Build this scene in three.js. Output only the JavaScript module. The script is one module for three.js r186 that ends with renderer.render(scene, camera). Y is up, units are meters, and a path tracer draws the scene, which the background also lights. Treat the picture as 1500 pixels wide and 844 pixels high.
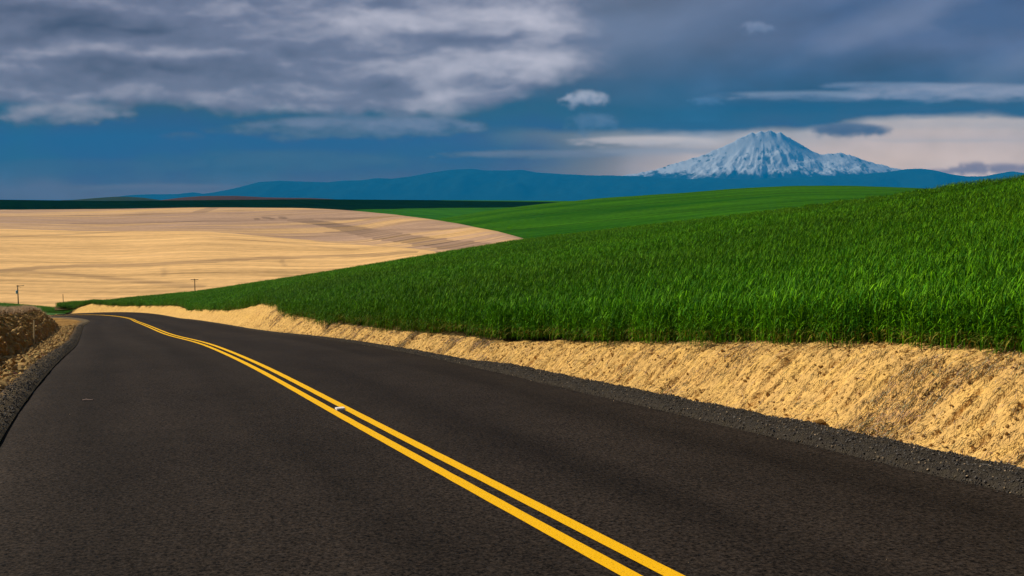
import * as THREE from 'three';
import { mergeGeometries } from 'three/addons/utils/BufferGeometryUtils.js';

// ---------------------------------------------------------------- camera, sky, sun, exposure
const scene = new THREE.Scene();
const EYE = 1.6, PITCH = Math.atan(129 / 1472), FOCAL = 1472;
const camera = new THREE.PerspectiveCamera(2 * Math.atan(422 / FOCAL) * 180 / Math.PI, 1500 / 844, 0.1, 160000);
camera.position.set(0, EYE, 0);
camera.rotation.x = -PITCH;
const renderer = new THREE.WebGLRenderer({ antialias: true });
renderer.toneMapping = THREE.LinearToneMapping;
const EXPOSURE = 1.3;
renderer.toneMappingExposure = EXPOSURE;
renderer.shadowMap.enabled = true;
renderer.setSize(1024, 576);
const SUN_EL = 40 * Math.PI / 180, SUN_AZ = -18 * Math.PI / 180;        // from beyond the cut bank
const toSun = new THREE.Vector3(-Math.cos(SUN_EL) * Math.cos(SUN_AZ), Math.sin(SUN_EL), Math.cos(SUN_EL) * Math.sin(SUN_AZ));
const sun = new THREE.DirectionalLight(new THREE.Color(1, 0.92, 0.78), 4.4);
sun.position.copy(toSun).multiplyScalar(300);
sun.castShadow = true;
sun.shadow.mapSize.set(4096, 4096);
Object.assign(sun.shadow.camera, { left: -160, right: 160, top: 160, bottom: -160, near: 1, far: 900 });
scene.add(sun, sun.target);
scene.fog = new THREE.FogExp2(new THREE.Color(0.004, 0.4, 0.95), 2.4e-5);

// ---------------------------------------------------------------- noise and small helpers
function rng(seed) { let a = seed >>> 0; return () => { a = (a + 0x6D2B79F5) >>> 0; let t = a; t = Math.imul(t ^ (t >>> 15), t | 1); t ^= t + Math.imul(t ^ (t >>> 7), t | 61); return ((t ^ (t >>> 14)) >>> 0) / 4294967296; }; }
const PERM = new Uint8Array(512), GX = new Float32Array(256), GY = new Float32Array(256);
{ const r = rng(7), p = [...Array(256).keys()]; for (let i = 255; i > 0; i--) { const j = Math.floor(r() * (i + 1)); [p[i], p[j]] = [p[j], p[i]]; } for (let i = 0; i < 512; i++) PERM[i] = p[i & 255]; for (let i = 0; i < 256; i++) { const a = i / 256 * Math.PI * 2; GX[i] = Math.cos(a); GY[i] = Math.sin(a); } }
function noise(x, y, period = 256) {
  let xi = Math.floor(x), yi = Math.floor(y); const xf = x - xi, yf = y - yi;
  const x1 = (((xi + 1) % period) + period) % period & 255, y1 = (((yi + 1) % period) + period) % period & 255; xi = ((xi % period) + period) % period & 255; yi = ((yi % period) + period) % period & 255;
  const a = PERM[PERM[xi] + yi], b = PERM[PERM[x1] + yi], c = PERM[PERM[xi] + y1], d = PERM[PERM[x1] + y1];
  const sx = xf * xf * xf * (xf * (xf * 6 - 15) + 10), sy = yf * yf * yf * (yf * (yf * 6 - 15) + 10);
  const n0 = GX[a] * xf + GY[a] * yf, n1 = GX[b] * (xf - 1) + GY[b] * yf, n2 = GX[c] * xf + GY[c] * (yf - 1), n3 = GX[d] * (xf - 1) + GY[d] * (yf - 1);
  return 1.4 * ((n0 + (n1 - n0) * sx) + ((n2 + (n3 - n2) * sx) - (n0 + (n1 - n0) * sx)) * sy);
}
function fbm(x, y, oct = 4, gain = 0.5) { let s = 0, a = 1, t = 0; for (let i = 0; i < oct; i++) { s += a * noise(x + i * 17.3, y + i * 9.1); t += a; a *= gain; x *= 2.03; y *= 2.03; } return s / t * 1.5; }
const clamp = (x, a = 0, b = 1) => x < a ? a : x > b ? b : x;
const sstep = (a, b, x) => { const t = clamp((x - a) / (b - a)); return t * t * (3 - 2 * t); };
const mix = (a, b, t) => a + (b - a) * t;
function curve(pts) { return (x) => { if (x <= pts[0][0]) return pts[0][1]; for (let i = 1; i < pts.length; i++) if (x <= pts[i][0]) { const [x0, y0] = pts[i - 1], [x1, y1] = pts[i]; return mix(y0, y1, (x - x0) / (x1 - x0)); } return pts[pts.length - 1][1]; }; }
function smoothCurve(pts, step, half) {           // the polyline above, rounded off
  const f = curve(pts), lo = pts[0][0], n = Math.ceil((pts[pts.length - 1][0] - lo) / step) + 1, v = new Float32Array(n), k = Math.max(1, Math.round(half / step));
  for (let i = 0; i < n; i++) { let s = 0, w = 0; for (let j = -k; j <= k; j++) { const ww = k + 1 - Math.abs(j); s += ww * f(lo + (i + j) * step); w += ww; } v[i] = s / w; }
  return (x) => { const t = clamp((x - lo) / step, 0, n - 1.001), i = Math.floor(t); return mix(v[i], v[i + 1], t - i); };
}
const lin = (c) => { c /= 255; return c <= 0.04045 ? c / 12.92 : Math.pow((c + 0.055) / 1.055, 2.4); };

// ---------------------------------------------------------------- the sky: storm blue air, a broken deck of grey cloud, a clear strip over the far peak
const CP = Math.cos(PITCH), SP = Math.sin(PITCH);
const L3 = (r, g, b) => [lin(r), lin(g), lin(b)];
const stops = (list) => list.map(([v, r, g, b]) => [v, ...L3(r, g, b)]);
const BASE_A = stops([[-900, 84, 100, 132], [-200, 92, 106, 135], [0, 96, 108, 134], [110, 70, 96, 128], [165, 42, 90, 124], [200, 34, 86, 122], [232, 44, 92, 130], [262, 66, 98, 134], [280, 84, 104, 138], [300, 84, 104, 138]]);
const BASE_B = stops([[-900, 84, 100, 132], [-200, 78, 98, 134], [0, 72, 96, 136], [60, 88, 108, 146], [105, 66, 98, 138], [160, 40, 92, 132], [187, 46, 93, 133], [199, 164, 164, 175], [222, 190, 176, 178], [246, 202, 182, 178], [275, 190, 176, 178], [300, 186, 176, 180]]);
function ramp(st, v) { if (v <= st[0][0]) return st[0]; for (let i = 1; i < st.length; i++) if (v <= st[i][0]) { const t = (v - st[i - 1][0]) / (st[i][0] - st[i - 1][0]); return [0, 1, 2, 3].map((k) => mix(st[i - 1][k], st[i][k], t)); } return st[st.length - 1]; }
// single clouds: where they float (pixels of azimuth and height), size, colour of top and of base, thickness, raggedness
const CLOUDS = [
  [95, 168, 112, 20, [136, 142, 163], [84, 104, 136], 1.0, 20],
  [500, 190, 185, 23, [108, 124, 154], [56, 94, 130], 0.95, 34],
  [622, 187, 95, 17, [120, 134, 164], [60, 96, 134], 0.8, 26],
  [270, 199, 34, 7, [78, 106, 142], [58, 96, 132], 0.6, 8],
  [857, 145, 38, 15, [160, 168, 188], [96, 120, 154], 0.95, 15],
  [868, 181, 48, 18, [92, 122, 158], [62, 104, 146], 0.7, 16],
  [1110, 41, 26, 11, [128, 142, 172], [98, 120, 156], 0.7, 14],
  [1035, 149, 26, 8, [88, 124, 164], [62, 106, 150], 0.6, 12],
  [1200, 141, 170, 9, [128, 146, 174], [84, 112, 150], 0.75, 12],
  [1410, 136, 190, 16, [148, 156, 180], [96, 120, 156], 0.9, 14],
  [1300, 126, 120, 7, [124, 142, 172], [96, 120, 156], 0.6, 12],
  [1420, 163, 210, 10, [52, 94, 134], [40, 92, 134], 0.7, 9],
  [1150, 158, 130, 12, [40, 92, 134], [34, 92, 136], 0.5, 10],
  [1010, 186, 140, 9, [38, 90, 132], [44, 92, 132], 0.75, 8],
  [1242, 191, 66, 13, [84, 106, 140], [64, 92, 130], 1.0, 10],
  [1250, 189, 56, 10, [84, 106, 140], [68, 94, 132], 1.0, 12],
  [950, 207, 125, 9, [192, 184, 188], [172, 170, 182], 0.75, 9],
  [985, 222, 190, 6, [126, 140, 164], [136, 146, 168], 0.55, 7],
  [1428, 247, 30, 12, [138, 130, 150], [108, 112, 142], 1.0, 14],
  [1476, 248, 44, 11, [140, 132, 152], [112, 114, 142], 1.0, 16],
  [1400, 251, 22, 8, [138, 132, 152], [112, 114, 142], 1.0, 10],
  [1375, 252, 24, 6, [140, 134, 154], [118, 118, 144], 0.8, 10],
  [1440, 181, 190, 9, [186, 176, 178], [160, 158, 170], 0.6, 9],
  [1380, 206, 170, 4, [172, 166, 174], [160, 160, 172], 0.5, 6],
  [1450, 30, 90, 26, [76, 100, 140], [68, 96, 138], 0.6, 30],
  [235, 277, 170, 9, [90, 108, 140], [78, 102, 138], 0.9, 30],
  [420, 236, 230, 20, [66, 102, 138], [60, 100, 138], 0.7, 40],
  [120, 244, 150, 14, [62, 98, 134], [60, 98, 136], 0.6, 40],
  [780, 226, 150, 7, [112, 124, 152], [104, 120, 150], 0.6, 30],
].map(([x, y, rx, ry, a, b, al, wa]) => ({ x, y, rx, ry, a: L3(...a), b: L3(...b), al, wa }));
// lumps inside the deck on the dry hills' side: light and dark swellings
const LUMPS = [
  [150, 38, 190, 22, -0.55], [60, 18, 150, 14, -0.2], [150, 94, 200, 20, -0.42], [640, 18, 170, 26, 0.3], [780, 22, 110, 34, 0.42], [690, 92, 120, 16, 0.55], [600, 112, 170, 14, 0.32],
  [640, 146, 90, 15, 0.42], [660, 138, 45, 10, 0.3], [250, 82, 170, 12, 0.32], [120, 130, 170, 14, 0.12], [420, 130, 130, 18, -0.18], [330, 152, 230, 12, 0.0], [470, 40, 120, 30, 0.12], [520, 78, 110, 18, -0.1], [800, 90, 46, 40, 0.35], [340, 30, 60, 24, 0.18], [90, 70, 110, 10, 0.3],
  [580, 6, 40, 10, -0.5], [260, 118, 130, 12, -0.12], [730, 60, 90, 12, -0.15],
];
const C_DARK = L3(70, 86, 116), C_MID = L3(110, 120, 148), C_LIGHT = L3(186, 186, 202);
function deckColour(f) { const k = clamp(f, -1, 1); return k < 0 ? [0, 1, 2].map((i) => mix(C_MID[i], C_DARK[i], -k)) : [0, 1, 2].map((i) => mix(C_MID[i], C_LIGHT[i], k)); }
function paintedSky(u, v) {
  const wu = u + 34 * fbm(u / 150, v / 70, 4), wv = v + 13 * fbm(u / 130 + 7.7, v / 60 + 3.1, 4);
  const side = sstep(560, 1080, u + 1.1 * (v - 240));
  const a = ramp(BASE_A, wv), b = ramp(BASE_B, mix(wv, v, 0.45 * sstep(150, 190, v)) + 24 * sstep(1150, 1320, u) * sstep(120, 172, v) * sstep(270, 205, v)), c = [0, 1, 2].map((i) => mix(a[i + 1], b[i + 1], side * mix(1, sstep(640, 1180, u), sstep(185, 225, v))));
  // rain shafts and thin veils under the deck
  const veil = 0.16 * fbm(u / 240 + 3, v / 300 + 1, 3) + 0.08 * fbm(u / 60, v / 40 + 5, 4);
  for (let i = 0; i < 3; i++) c[i] *= 1 + veil;
  // slanting light streaks in the high sheet
  const st = fbm((u * 0.45 + v) / 120 + 11, (v - u * 0.3) / 170 + 2, 5, 0.45), hi = sstep(660, 980, u) * sstep(190, 60, v);
  const lift = hi * (0.34 * st + 0.22 * Math.exp(-Math.pow((v + 0.42 * (u - 1330)) / 34 - 0.4, 2)) * sstep(1060, 1190, u));
  for (let i = 0; i < 3; i++) c[i] = mix(c[i], L3(146, 156, 184)[i], clamp(lift, 0, 0.8)) * (1 + Math.min(0, lift) * 0.9);
  const thin = 0.5 * sstep(1290, 880, u) * sstep(125, 25, v + 14 * fbm(u / 130 + 2, v / 70, 3)); for (let i = 0; i < 3; i++) c[i] = mix(c[i], L3(108, 122, 152)[i] * (1 + 0.3 * st), thin);
  // the broken deck
  const edge = 146 + 16 * sstep(200, 420, u) - 12 * sstep(650, 760, u) - 46 * sstep(740, 850, u) + 9 * fbm(u / 90 + 4, 2.2, 3);
  const cover = sstep(edge + 14, edge - 12, wv + 6 * fbm(u / 34, v / 20, 3)) * sstep(930, 790, wu + 34 * fbm(u / 60 + 9, v / 44, 4)) ;
  if (cover > 0) {
    const D = (a, b) => fbm(a / 120 + 20, b / 34 + 8, 5, 0.56); let f = -0.02 + 0.42 * fbm(u / 210 + 20, v / 60 + 8, 4, 0.5) + 0.16 * D(wu, wv) + 0.42 * (D(wu, wv + 8) - D(wu, wv - 8)) + 0.08 * fbm(u / 24, v / 11, 3);
    for (const [x, y, rx, ry, s] of LUMPS) { const q = ((wu - x) / rx) ** 2 + ((wv - y) / ry) ** 2; if (q < 6) f += 1.3 * s * Math.exp(-q * 1.1); }
    const d = deckColour(f * 0.95);
    for (let i = 0; i < 3; i++) c[i] = mix(c[i], d[i], cover * 0.96);
  }
  for (const k of CLOUDS) {
    if (Math.abs(u - k.x) > k.rx * 1.9 + 40 || Math.abs(v - k.y) > k.ry * 2.2 + 20) continue;
    const fx = clamp(k.rx * 0.42, 13, 60), fy = clamp(k.ry * 0.85, 7, 18), n1 = fbm(u / fx + k.x, v / fy + k.y, 5, 0.58), n2 = fbm(u / fx + k.y, v / fy - k.x, 4, 0.55);
    const dx = (u - k.x + k.wa * 0.9 * n2) / k.rx, dy = (v - k.y + k.ry * 0.35 * n1) / k.ry, q = dx * dx + dy * dy;
    const al = k.al * sstep(1.1, 0.2, q + 0.55 * n1) * (1 - 0.55 * sstep(0, 0.9, dy)), t = clamp(0.5 + 0.6 * dy - 0.45 * n2);
    for (let i = 0; i < 3; i++) c[i] = mix(c[i], mix(k.a[i], k.b[i], t), al);
  }
  return c;
}
function openSky(x, y, z) {                        // the same deck, going on all round and overhead
  const h = 1 / (Math.max(y, 0) + 0.11), px = x * h, pz = z * h;
  const f = 0.62 * fbm(px * 0.9 + 40, pz * 0.9 + 12, 4) - 0.05, hole = sstep(0.1, 0.5, fbm(px * 0.45 + 3, pz * 0.45 + 31, 3));
  const d = deckColour(f - mix(1.15, 0.3, sstep(0.32, 0.62, y))), b = L3(40, 82, 116), low = L3(96, 112, 142), k = sstep(0.07, 0.0, y);
  return [0, 1, 2].map((i) => mix(mix(d[i], b[i], mix(0.8, 0.45, sstep(0.1, 0.4, y)) * (0.4 + 0.6 * hole)), low[i], k * 0.6));
}
const HAZE_IN = [0.004, 0.11, 0.27];                // what the haze itself adds in front of the sky
function hazeShare(y) { const len = Math.min(50000, 3080 / Math.max(y, 1e-4)); return Math.exp(-2.4e-5 * len); }
{
  const W = 4096, H = 2048, data = new Float32Array(W * H * 4);
  const put = (i, j, c) => { const o = (j * W + i) * 4; data[o] = c[0]; data[o + 1] = c[1]; data[o + 2] = c[2]; data[o + 3] = 1; };
  for (let j = 0; j < H; j++) {
    const el = ((j + 0.5) / H - 0.5) * Math.PI, y = Math.sin(el), ce = Math.cos(el);
    for (let i = 0; i < W; i++) {
      if (el <= -0.01) { put(i, j, [0.06, 0.07, 0.08]); continue; }
      const th = ((i + 0.5) / W - 0.5) * Math.PI * 2, x = ce * Math.cos(th), z = ce * Math.sin(th);
      const zc = -z * CP - y * SP, yc = y * CP - z * SP;
      let inside = 0, u = 0, v = 0;
      if (zc > 0.35) { u = 750 + FOCAL * x / zc; v = 422 - FOCAL * yc / zc; inside = sstep(-420, -60, u) * sstep(1920, 1560, u) * sstep(-320, -20, v); }
      let c = null;
      if (inside < 1) {
        if (inside === 0 && ((i & 3) || (j & 3))) { const o = ((j & ~3) * W + (i & ~3)) * 4; if (data[o + 3] && !(i & ~3 && 0)) { put(i, j, [data[o], data[o + 1], data[o + 2]]); continue; } }
        c = openSky(x, y, z);
      }
      if (inside > 0) { const p = paintedSky(u, v); c = c ? c.map((q, k) => mix(q, p[k], inside)) : p; }
      const T = hazeShare(y);
      put(i, j, c.map((q, k) => Math.max(0.0005, (q / EXPOSURE - HAZE_IN[k] * (1 - T)) / T)));
    }
  }
  const sky = new THREE.DataTexture(data, W, H, THREE.RGBAFormat, THREE.FloatType);
  sky.mapping = THREE.EquirectangularReflectionMapping;
  sky.magFilter = sky.minFilter = THREE.LinearFilter;
  sky.needsUpdate = true;
  scene.background = sky;
  scene.environment = sky;
}
//@@SKY_END

// ---------------------------------------------------------------- places
function place(u, v, d) {                          // the point d metres ahead of the lens that the photograph shows at (u, v)
  const yc = (422 - v) / FOCAL, zf = CP + yc * SP;
  return new THREE.Vector3(d * ((u - 750) / FOCAL) / zf, EYE + d * (yc * CP - SP) / zf, -d);
}
const uOf = (x, d) => 750 + FOCAL * 1.0038 * x / d;
const yOf = (v, d) => place(750, v, d).y;
function gridMesh(name, nu, nv, fn, material, opt = {}) {       // fn(i, j) -> { p: [x, y, z], uv, c }
  const pos = new Float32Array(nu * nv * 3), uv = new Float32Array(nu * nv * 2), col = opt.colours ? new Float32Array(nu * nv * 3) : null, idx = [];
  for (let j = 0; j < nv; j++) for (let i = 0; i < nu; i++) {
    const k = j * nu + i, q = fn(i, j); pos.set(q.p, k * 3); uv.set(q.uv, k * 2); if (col) col.set(q.c, k * 3);
    if (i < nu - 1 && j < nv - 1) idx.push(k, k + 1, k + nu, k + 1, k + nu + 1, k + nu);
  }
  const g = new THREE.BufferGeometry();
  g.setAttribute('position', new THREE.BufferAttribute(pos, 3)); g.setAttribute('uv', new THREE.BufferAttribute(uv, 2)); if (col) g.setAttribute('color', new THREE.BufferAttribute(col, 3));
  g.setIndex(idx); g.computeVertexNormals();
  const m = new THREE.Mesh(g, material); m.name = name; m.castShadow = m.receiveShadow = true;
  (opt.parent ?? scene).add(m);
  if (!opt.parent) m.userData = { kind: opt.kind ?? 'structure', label: opt.label, category: opt.category };
  return m;
}
function texture(w, h, fn, srgb = true, wrap = true) {          // fn(x, y) -> [r, g, b] in 0..1 (linear, stored as sRGB) or a height
  const d = new Uint8Array(w * h * 4), enc = (c) => { c = clamp(c); return 255 * (c <= 0.0031308 ? c * 12.92 : 1.055 * Math.pow(c, 1 / 2.4) - 0.055); };
  for (let y = 0; y < h; y++) for (let x = 0; x < w; x++) { const c = fn(x, y), o = (y * w + x) * 4; if (srgb) { d[o] = enc(c[0]); d[o + 1] = enc(c[1]); d[o + 2] = enc(c[2]); } else d[o] = d[o + 1] = d[o + 2] = clamp(c) * 255; d[o + 3] = 255; }
  const t = new THREE.DataTexture(d, w, h, THREE.RGBAFormat); t.magFilter = THREE.LinearFilter; t.minFilter = THREE.LinearMipmapLinearFilter; t.generateMipmaps = true; t.anisotropy = 8;
  if (srgb) t.colorSpace = THREE.SRGBColorSpace; if (wrap) t.wrapS = t.wrapT = THREE.RepeatWrapping; t.needsUpdate = true; return t;
}
const stdMat = (o) => new THREE.MeshPhysicalMaterial({ roughness: 1, metalness: 0, specularIntensity: 0.15, side: THREE.DoubleSide, ...o });

// ---------------------------------------------------------------- the road's line: heading, fall and crossfall along it
const KS = [-24, -8, 0, 8, 14, 20, 26, 32, 38, 44, 50, 56, 62, 68, 76, 84, 92, 100, 108, 116, 124, 134, 150, 175, 200, 250];
const KH = [-0.4152, -0.4152, -0.4112, -0.4067, -0.3811, -0.3825, -0.3766, -0.3887, -0.4012, -0.4011, -0.398, -0.3993, -0.3998, -0.3957, -0.3869, -0.3761, -0.3793, -0.4195, -0.4834, -0.5532, -0.6258, -0.6992, -0.7721, -0.95, -1.15, -1.3];
const KG = [-0.0587, -0.0587, -0.0628, -0.0673, -0.077, -0.0915, -0.1006, -0.1087, -0.1077, -0.0996, -0.0931, -0.093, -0.0944, -0.0971, -0.102, -0.1034, -0.0988, -0.0915, -0.0833, -0.0808, -0.0871, -0.0963, -0.1026, -0.1, -0.09, -0.08];
const KC = [-0.0196, -0.0196, -0.0272, -0.024, -0.0241, -0.0142, -0.0089, -0.0048, -0.0011, 0.0058, 0.0122, 0.0103, 0.008, 0.0082, 0.0083, 0.0068, 0.0072, 0.0095, 0.0169, 0.0195, 0.0161, 0.011, 0.0087, 0.005, 0.005, 0.005];
const S0 = -24, DS = 0.25, NS = 1080, WL = 3.48, WR = 3.489;
const RX = new Float32Array(NS), RY = new Float32Array(NS), RZ = new Float32Array(NS), RH = new Float32Array(NS), RC = new Float32Array(NS);
{
  const sm = (ks) => { const f = curve(KS.map((k, i) => [k, ks[i]])); return (s) => { let a = 0; for (let j = -12; j <= 12; j++) a += f(s + j * DS); return a / 25; }; };
  const h = sm(KH), g = sm(KG), c = sm(KC); let x = 0, y = 0, z = 0;
  for (let i = 0; i < NS; i++) { const s = S0 + i * DS; RH[i] = h(s); RC[i] = c(s); x += Math.sin(RH[i]) * DS; z -= Math.cos(RH[i]) * DS; y += g(s) * DS; RX[i] = x; RY[i] = y; RZ[i] = z; }
  const k = -S0 / DS, X = RX[k], Y = RY[k], Z = RZ[k], ox = 2.6912 * Math.cos(RH[k]), oz = 2.6912 * Math.sin(RH[k]), oy = RC[k] * 2.6912;
  for (let i = 0; i < NS; i++) { RX[i] += ox - X; RZ[i] += oz - Z; RY[i] += oy - Y; }
}
function onRoad(s, t, up = 0) {
  const f = clamp((s - S0) / DS, 0, NS - 1.001), i = Math.floor(f), k = f - i, x = mix(RX[i], RX[i + 1], k), y = mix(RY[i], RY[i + 1], k), z = mix(RZ[i], RZ[i + 1], k), h = mix(RH[i], RH[i + 1], k), c = mix(RC[i], RC[i + 1], k);
  return [x + Math.cos(h) * t, y + c * clamp(t, -4, 4) + up, z + Math.sin(h) * t];
}
const range = (a, b, n) => Array.from({ length: n }, (_, i) => a + (b - a) * i / (n - 1));
function stations(list) { const out = []; for (const [a, b, d] of list) for (let s = a; s < b - 1e-6; s += d) out.push(s); out.push(list[list.length - 1][1]); return out; }

// ---------------------------------------------------------------- asphalt, paint
{
  const r = rng(21), N = 2048, grain = new Float32Array(N * N);       // 5 m of asphalt
  for (let i = 0; i < N * N; i++) grain[i] = r();
  const at = (x, y) => grain[((y + N) % N) * N + ((x + N) % N)];
  const spots = new Float32Array(N * N);           // chips of stone, 5 to 20 mm
  for (let k = 0; k < 90000; k++) { const cx = r() * N, cy = r() * N, ra = 0.9 + r() * r() * 3.2, val = (r() < 0.5 ? 1 : -0.8) * (0.3 + r() * 0.7) * (r() < 0.006 ? 4 : 1); for (let y = -4; y <= 4; y++) for (let x = -4; x <= 4; x++) if (x * x + y * y < ra * ra) spots[((Math.floor(cy) + y + N) % N) * N + (Math.floor(cx) + x + N) % N] = val; }
  const map = texture(N, N, (x, y) => {
    const f = at(x >> 1, y >> 1) - 0.5, big = 0.6 * noise(x / 8, y / 8, 256) + 0.42 * noise(x / 16 + 5, y / 16, 128) + 0.14 * noise(x / 32, y / 32 + 9, 64) + 0.1 * noise(x / 128, y / 128, 16), k = spots[y * N + x];
    const b = clamp(0.47 * (1 + 0.9 * f + big * 1.5 + 0.7 * k), 0.04, 1.0), w = k > 1.2 ? 0.4 : 0, hue = 0.06 * noise(x / 20, y / 20, 102);
    return [b * (1.0 + hue) + w, b * 0.85 + w * 0.85, b * (0.71 - hue) + w * 0.7];
  });
  const bump = texture(1024, 1024, (x, y) => 0.5 + 0.25 * spots[y * 2 * N + x * 2] + 0.5 * (at(x, y) - 0.5), false);
  const asphalt = stdMat({ color: new THREE.Color(0.05, 0.0435, 0.039), map, bumpMap: bump, bumpScale: 0.004, roughness: 0.85, specularIntensity: 0.1, vertexColors: true });
  const ss = stations([[-22, 60, 0.25], [60, 160, 0.5], [160, 244, 1]]), NT = 45;
  gridMesh('road', NT, ss.length, (i, j) => {
    const s = ss[j], f = i / (NT - 1), eL = -WL - 0.035 * fbm(s * 0.9, 3.3, 3), eR = WR + 0.035 * fbm(s * 0.9, 8.3, 3), t = mix(eL, eR, f), e = (i === 0 || i === NT - 1) ? -0.05 : 0;
    // rolled joints, tyre scuffs and the darker paths where wheels run
    const wheel = -0.22 * (Math.exp(-(((Math.abs(t) - 0.95) / 0.28) ** 2)) + Math.exp(-(((Math.abs(t) - 2.65) / 0.3) ** 2)));
    const scuff = Math.exp(-(((t - 1.75 - 0.5 * Math.sin(s * 0.05 + 0.4)) / 0.16) ** 2)) * 0.24 * sstep(11, 18, s) * clamp(0.5 + 1.4 * fbm(s * 0.4, 1, 3));
    const m = 1 + wheel + scuff + 0.22 * fbm(t * 1.1 + 2, s * 0.07, 4) + 0.15 * fbm(t * 0.5, s * 0.4 + 9, 3) + 0.1 * fbm(t * 5, s * 0.25, 2);
    return { p: onRoad(s, t, e), uv: [t / 5, s / 5], c: [m, m * 0.995, m * 0.985] };
  }, asphalt, { colours: true, label: 'dark asphalt road curving downhill between dry banks', category: 'road' });
  const pm = texture(512, 512, (x, y) => { const n = noise(x / 8, y / 8, 64) + 0.5 * noise(x / 3.2 + 9, y / 3.2, 160), k = n > 0.66 ? 0.35 : 1 - 0.12 * n; return [k, k * 0.98, k]; });
  const paint = stdMat({ color: new THREE.Color(0.9, 0.48, 0.003), map: pm, bumpMap: bump, bumpScale: 0.002, roughness: 0.6, specularIntensity: 0.15 });
  for (const [a, b, w] of [[-0.152, -0.05, 'farther from'], [0.05, 0.152, 'beside']]) {
    gridMesh(w === 'beside' ? 'yellow_line_001' : 'yellow_line', 3, ss.length, (i, j) => { const s = ss[j], e = i === 1 ? 0 : (i ? 1 : -1) * 0.004 * noise(s * 3.1, a * 40); const t = mix(a, b, i / 2) + e; return { p: onRoad(s, t, 0.005), uv: [t / 0.8, s / 0.8] }; }, paint,
      { label: w === 'beside' ? 'yellow centre line on the wheat bank side' : 'yellow centre line on the dark cut bank side', category: 'road marking' });
  }
}

// ---------------------------------------------------------------- soil banks beside the road
const RIGHT_H = smoothCurve([[-24, 0.92], [3, 0.87], [6.25, 0.83], [8, 0.785], [9, 0.75], [10.75, 0.635], [13.25, 0.51], [16.75, 0.35], [20.5, 0.35], [23.75, 0.33], [27.25, 0.35], [31.75, 0.4], [38, 0.56], [40, 0.63], [43.75, 0.88], [47, 1.06], [49, 1.1], [51, 1.02], [54, 0.84], [60.75, 0.67], [70, 0.72], [87, 0.68], [97, 0.78], [103, 0.9], [109, 0.83], [118, 0.71], [126.75, 0.67], [133.75, 0.8], [138.25, 1.02], [141.5, 1.2], [144, 0.9], [147, 0.1], [150, -0.2]], 0.25, 0.9);
const RIGHT_W = smoothCurve([[-24, 0.46], [8, 0.45], [12, 0.37], [15.6, 0.35], [17, 0.13], [22, 0.09], [30, 0.05], [160, 0.05]], 0.25, 0.5);
const bankFoot = (s) => WR + RIGHT_W(s), bankTop = (s) => bankFoot(s) + Math.max(0.1, RIGHT_H(s)) / 0.8;
const soilHeight = (s, q) => 0.04 * fbm(s * 1.3, q * 1.1, 3) + 0.022 * fbm(s * 6 + q * 3.2, q * 2.6 + 3, 3) - 0.045 * Math.pow(clamp(0.45 + 0.9 * fbm((s + q * 0.35) * 8, q * 2.2 + 20, 3)), 3) + 0.014 * noise(s * 22 + q * 8, q * 15) + 0.02 * noise(s * 13 + q * 4, q * 2.6 + 7) + 0.009 * noise(s * 34, q * 11 + 5);
const soilBump = texture(1024, 1024, (x, y) => 0.5 + 0.28 * noise(x / 32, y / 64, 16) + 0.24 * noise(x / 10.24, y / 16, 64) + 0.22 * noise(x / 4, y / 5.12, 200), false);
const soilMap = texture(1024, 1024, (x, y) => {    // crumbs, crusts and bits of root in 2.4 m of soil
  const sx = x + 0.5 * y, a = noise(sx / 64, y / 128, 8), b = noise(sx / 16 + 3, y / 32, 32), c = noise(sx / 8, y / 14.6, 64) , d = noise(x / 4, y / 4, 256), e = noise(sx / 32 + 11, y / 64 + 4, 16);
  const k = 1 + 0.12 * a + 0.18 * b + 0.16 * c + 0.12 * d, root = sstep(0.34, 0.62, c + 0.55 * e + 0.25 * d), dk = 1 - 0.62 * root;
  return [0.8 * k * dk, 0.77 * k * dk * (1 - 0.06 * root), 0.72 * k * dk * (1 - 0.12 * a) * (1 - 0.1 * root)];
});
const soil = stdMat({ color: new THREE.Color(0.84, 0.53, 0.175), map: soilMap, bumpMap: soilBump, bumpScale: 0.02, vertexColors: true });
function bankAt(s, f) {                            // across the bank: f 0 foot, 1 brow; [sideways, up, along the slope]
  const a = bankFoot(s), h = Math.max(0.02, RIGHT_H(s)), w = bankTop(s) - a, q = f * w, n = soilHeight(s, q) * sstep(0, 0.06, f) * (f > 1 ? 0.5 : 1);
  const g = f < 1 ? f - 0.07 * Math.sin(f * Math.PI * 2) : 1 + 0.1 * (1 - Math.exp(-(f - 1) * 4));
  return [a - 0.06 + q - n * 0.6 + 0.06 * sstep(0, 0.1, f), h * g + n * 0.75 - 0.03 * (1 - sstep(0, 0.08, f)), q];
}
const strawMask = (s, q) => fbm(s * 0.75 + q * 0.55, q * 0.9 + 40, 4) + 0.5 * fbm(s * 2.6 + q * 1.9, q * 1.4 + 60, 3);
{
  const ss = stations([[-22, 4, 0.2], [4, 17, 0.022], [17, 30, 0.045], [30, 60, 0.09], [60, 151, 0.25]]), NQ = 66;
  gridMesh('roadside_bank', NQ, ss.length, (i, j) => {
    const s = ss[j], f = i / (NQ - 1) * 1.34, [t, up, q] = bankAt(s, f), litter = clamp(strawMask(s, q) * 1.2 - 0.1), m = 1 - 0.1 * litter + 0.1 * fbm(s * 1.4, q * 2, 3);
    return { p: onRoad(s, t, up), uv: [s / 2.4, q * 1.28 / 2.4], c: [m, m * (1 - 0.05 * litter), m * (1 - 0.05 * litter)] };
  }, soil, { colours: true, label: 'dry tan soil bank below the green wheat', category: 'bank' });
}
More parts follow.
